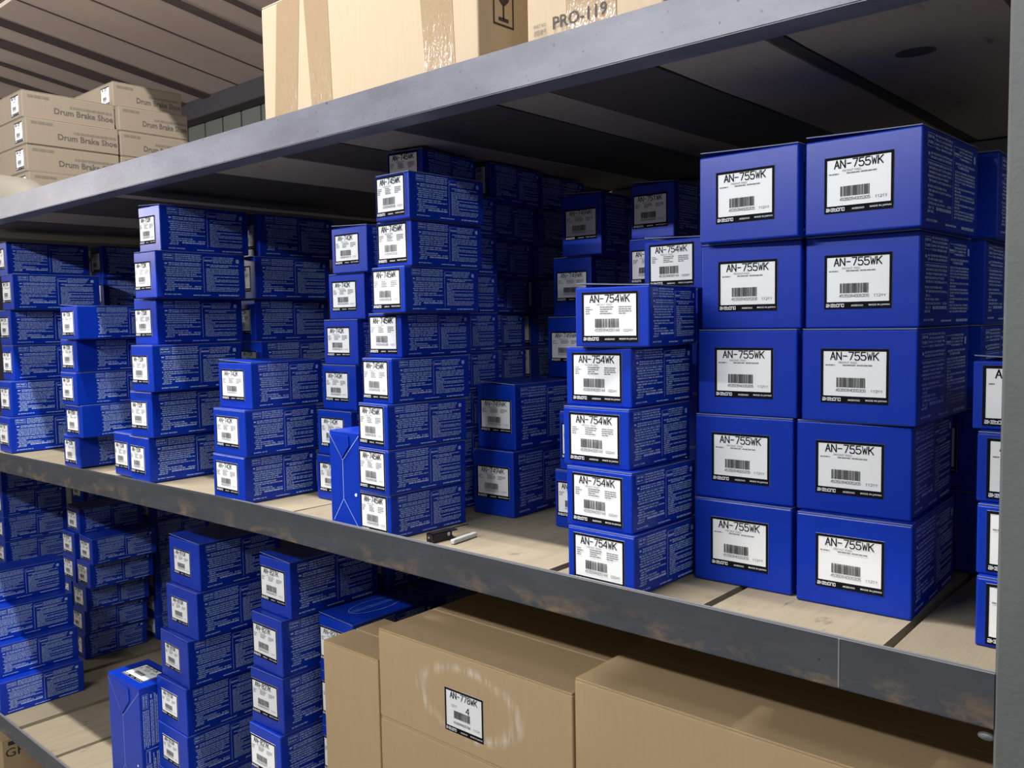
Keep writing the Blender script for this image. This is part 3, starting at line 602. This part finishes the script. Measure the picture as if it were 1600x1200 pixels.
obj('fragile_mark', f.mesh('fragile_mark', lambda u, v: (.3006, u, v), ['brown_ink']), None, e)
e = tan_carton(-.862, .236, .02, .34, UZ, .250, 'pale kraft carton with a printed number beside the taped one', 'kraft')
f = Flat(); cx = -.744
f.text('PRO-119', -.812 - cx, -.716 - cx, .025, .043, 0, .012); f.text('PART NO.', -.848 - cx, -.824 - cx, .033, .0385, 1); f.text('部品番号', -.848 - cx, -.824 - cx, .0225, .030, 1)
obj('printed_number', f.mesh('printed_number', lambda u, v: (u, -.1716, v), ['brown_ink', 'drum_ink']), None, e)
tape(e, [(-.788 - cx, .003), (-.701 - cx, .003), (-.701 - cx, .246), (-.788 - cx, .246)], -.1709)
# cartons of brake shoes
def shoe_carton(x, y, z, w, d, h, label, sticker=True):
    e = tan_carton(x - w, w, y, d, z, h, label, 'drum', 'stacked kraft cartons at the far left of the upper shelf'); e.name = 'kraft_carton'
    f = Flat(); S = d / .35
    t2 = Flat(); t2.text('Drum Brake Shoe', (-.06) * S, .168 * S, .028, .052, 0, .025)
    obj('printed_title', t2.mesh('printed_title', lambda u, v: (w / 2 + .0005, u, v), ['drum_ink']), None, e)
    dashes(f, .0, .165 * S, .057, .009, random.Random(3), 1, .006, .02, .002)
    f2 = Flat(); dashes(f2, -.155 * S, -.075 * S, .078, .010, random.Random(5), 0, .01, .03, .002)
    obj('maker_line', f2.mesh('maker_line', lambda u, v: (w / 2 + .0005, u, v), ['drum_ink_pale']), None, e)
    obj('side_print', f.mesh('side_print', lambda u, v: (w / 2 + .0005, u, v), ['drum_ink', 'drum_ink_pale']), None, e)
    g = Flat(); dashes(g, -w / 2 + .02, -w / 2 + .10, .065, .018, random.Random(2), 0, .01, .03, .002)
    obj('front_print', g.mesh('front_print', lambda u, v: (u, -d / 2 - .0005, v), ['drum_ink_pale']), None, e)
    if sticker:
        lw, lh = .082, .075; lx = w / 2 - .112; lz = .013
        p = obj('front_label', box_bm(lx, lx + lw, -d / 2 - .0005, -d / 2 + .0004, lz, lz + lh), 'paper', e); p['label'] = 'white sticker with black border and barcode'
        bf, pf = label_flat(lw, lh, 'NN-1021', 'SHOE', ('4535094001021', '1121Y'), 1, 'd')
        obj('label_border', bf.mesh('label_border', lambda u, v: (lx + u, -d / 2 - .0008, lz + v), ['ink']), None, p)
        obj('label_print', pf.mesh('label_print', lambda u, v: (lx + u, -d / 2 - .0011, lz + v), ['ink', 'grey_ink', 'white_ink', 'bar_ink']), None, p)
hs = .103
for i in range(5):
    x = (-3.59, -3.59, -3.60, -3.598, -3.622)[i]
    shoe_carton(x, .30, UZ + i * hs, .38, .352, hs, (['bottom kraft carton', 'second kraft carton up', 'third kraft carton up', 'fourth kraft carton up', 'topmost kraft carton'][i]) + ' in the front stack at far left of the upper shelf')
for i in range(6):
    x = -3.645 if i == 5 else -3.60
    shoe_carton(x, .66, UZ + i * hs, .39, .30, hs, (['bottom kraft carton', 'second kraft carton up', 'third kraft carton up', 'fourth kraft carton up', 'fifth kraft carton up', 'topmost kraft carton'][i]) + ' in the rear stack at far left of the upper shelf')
# cream sack lying at the left end of the upper shelf
b = bmesh.new(); bmesh.ops.create_uvsphere(b, u_segments=40, v_segments=20, radius=1.0)
rg = random.Random(4)
for v in b.verts:
    x, y, z = v.co; sg = lambda t, p: math.copysign(abs(t) ** p, t)
    v.co = (.46 * sg(x, .95), .125 * sg(y, .8), (.155 if z > 0 else .002) * sg(z, .95) + .002 + .0025 * math.sin(9 * x + 5 * y) * max(z, 0))
for f_ in b.faces: f_.smooth = True
o = obj('cream_sack', b, 'cream'); o.location = (-3.57, .16, UZ + ZC); tag(o, 'cream coloured filled sack at the left end of the upper shelf', 'sack')

# ------------------------------------------------------------------ small things on the deck
e = empty('metal_clip', (-1.133, .047, DK + ZC), math.radians(-4), 'small black metal clip with bright rivets lying on the planks', 'clip')
b = bmesh.new(); add_box(b, -.009, .009, 0, .058, .014, .0165); add_box(b, -.009, -.0065, 0, .058, 0, .0165); add_box(b, .0065, .009, 0, .042, .006, .0165); add_box(b, -.009, .009, 0, .0025, .002, .0165)
obj('channel', b, 'steel_dark', e)
b = bmesh.new(); add_box(b, -.003, .006, .0, .05, .0, .0055); obj('jaw', b, 'steel_dark', e)
for yy in (.036, ):
    b = bmesh.new(); cyl(b, (.009, yy, .011), (.0105, yy, .011), .0035, 12); obj('rivet', b, 'rivet', e)
b = bmesh.new(); cyl(b, (-.002, -.0012, .009), (-.002, 0, .009), .002, 10); obj('rivet', b, 'rivet', e)
b = bmesh.new(); cyl(b, (-.007, .055, .0155), (-.007, .098, .0155), .0012, 8); obj('pin', b, 'steel_dark', e)
b = box_bm(-.0045, .0045, -.034, .034, 0, .0085, .002, 2); o = obj('plastic_stick', b, 'pale_plastic'); o.location = (-1.097, .098, DK + ZC); o.rotation_euler = (0, 0, math.radians(6))
tag(o, 'short pale plastic stick beside the black metal clip', 'stick')

# ------------------------------------------------------------------ lamp fixtures
for n, x, y, z, ln, wt, dr, col in LAMPS:
    e = empty('tube_lamp', (x, y, z), 0, 'long white fluorescent lamp hung over the aisle, ' + {'high': 'high up', 'near': 'behind the viewer', 'far': 'added to light the ceiling, far left', 'right': 'right of the viewer'}[n], 'lamp')
    back = Vector(dr).normalized() * -1
    b = bmesh.new(); add_box(b, -ln / 2 - .03, ln / 2 + .03, -.06, .06, .05, .10); h_ = obj('housing', b, 'lamp_white', e)
    b = bmesh.new(); cyl(b, (-ln / 2, 0, .03), (ln / 2, 0, .03), .014, 12); t_ = obj('tube', b, 'tube', e)
    for s in (-1, 1):
        b = bmesh.new(); cyl(b, (s * ln * .4, 0, .10), (s * ln * .4, 0, 5.4 - z), .006, 6); obj('hanger', b, 'lamp_white', e)
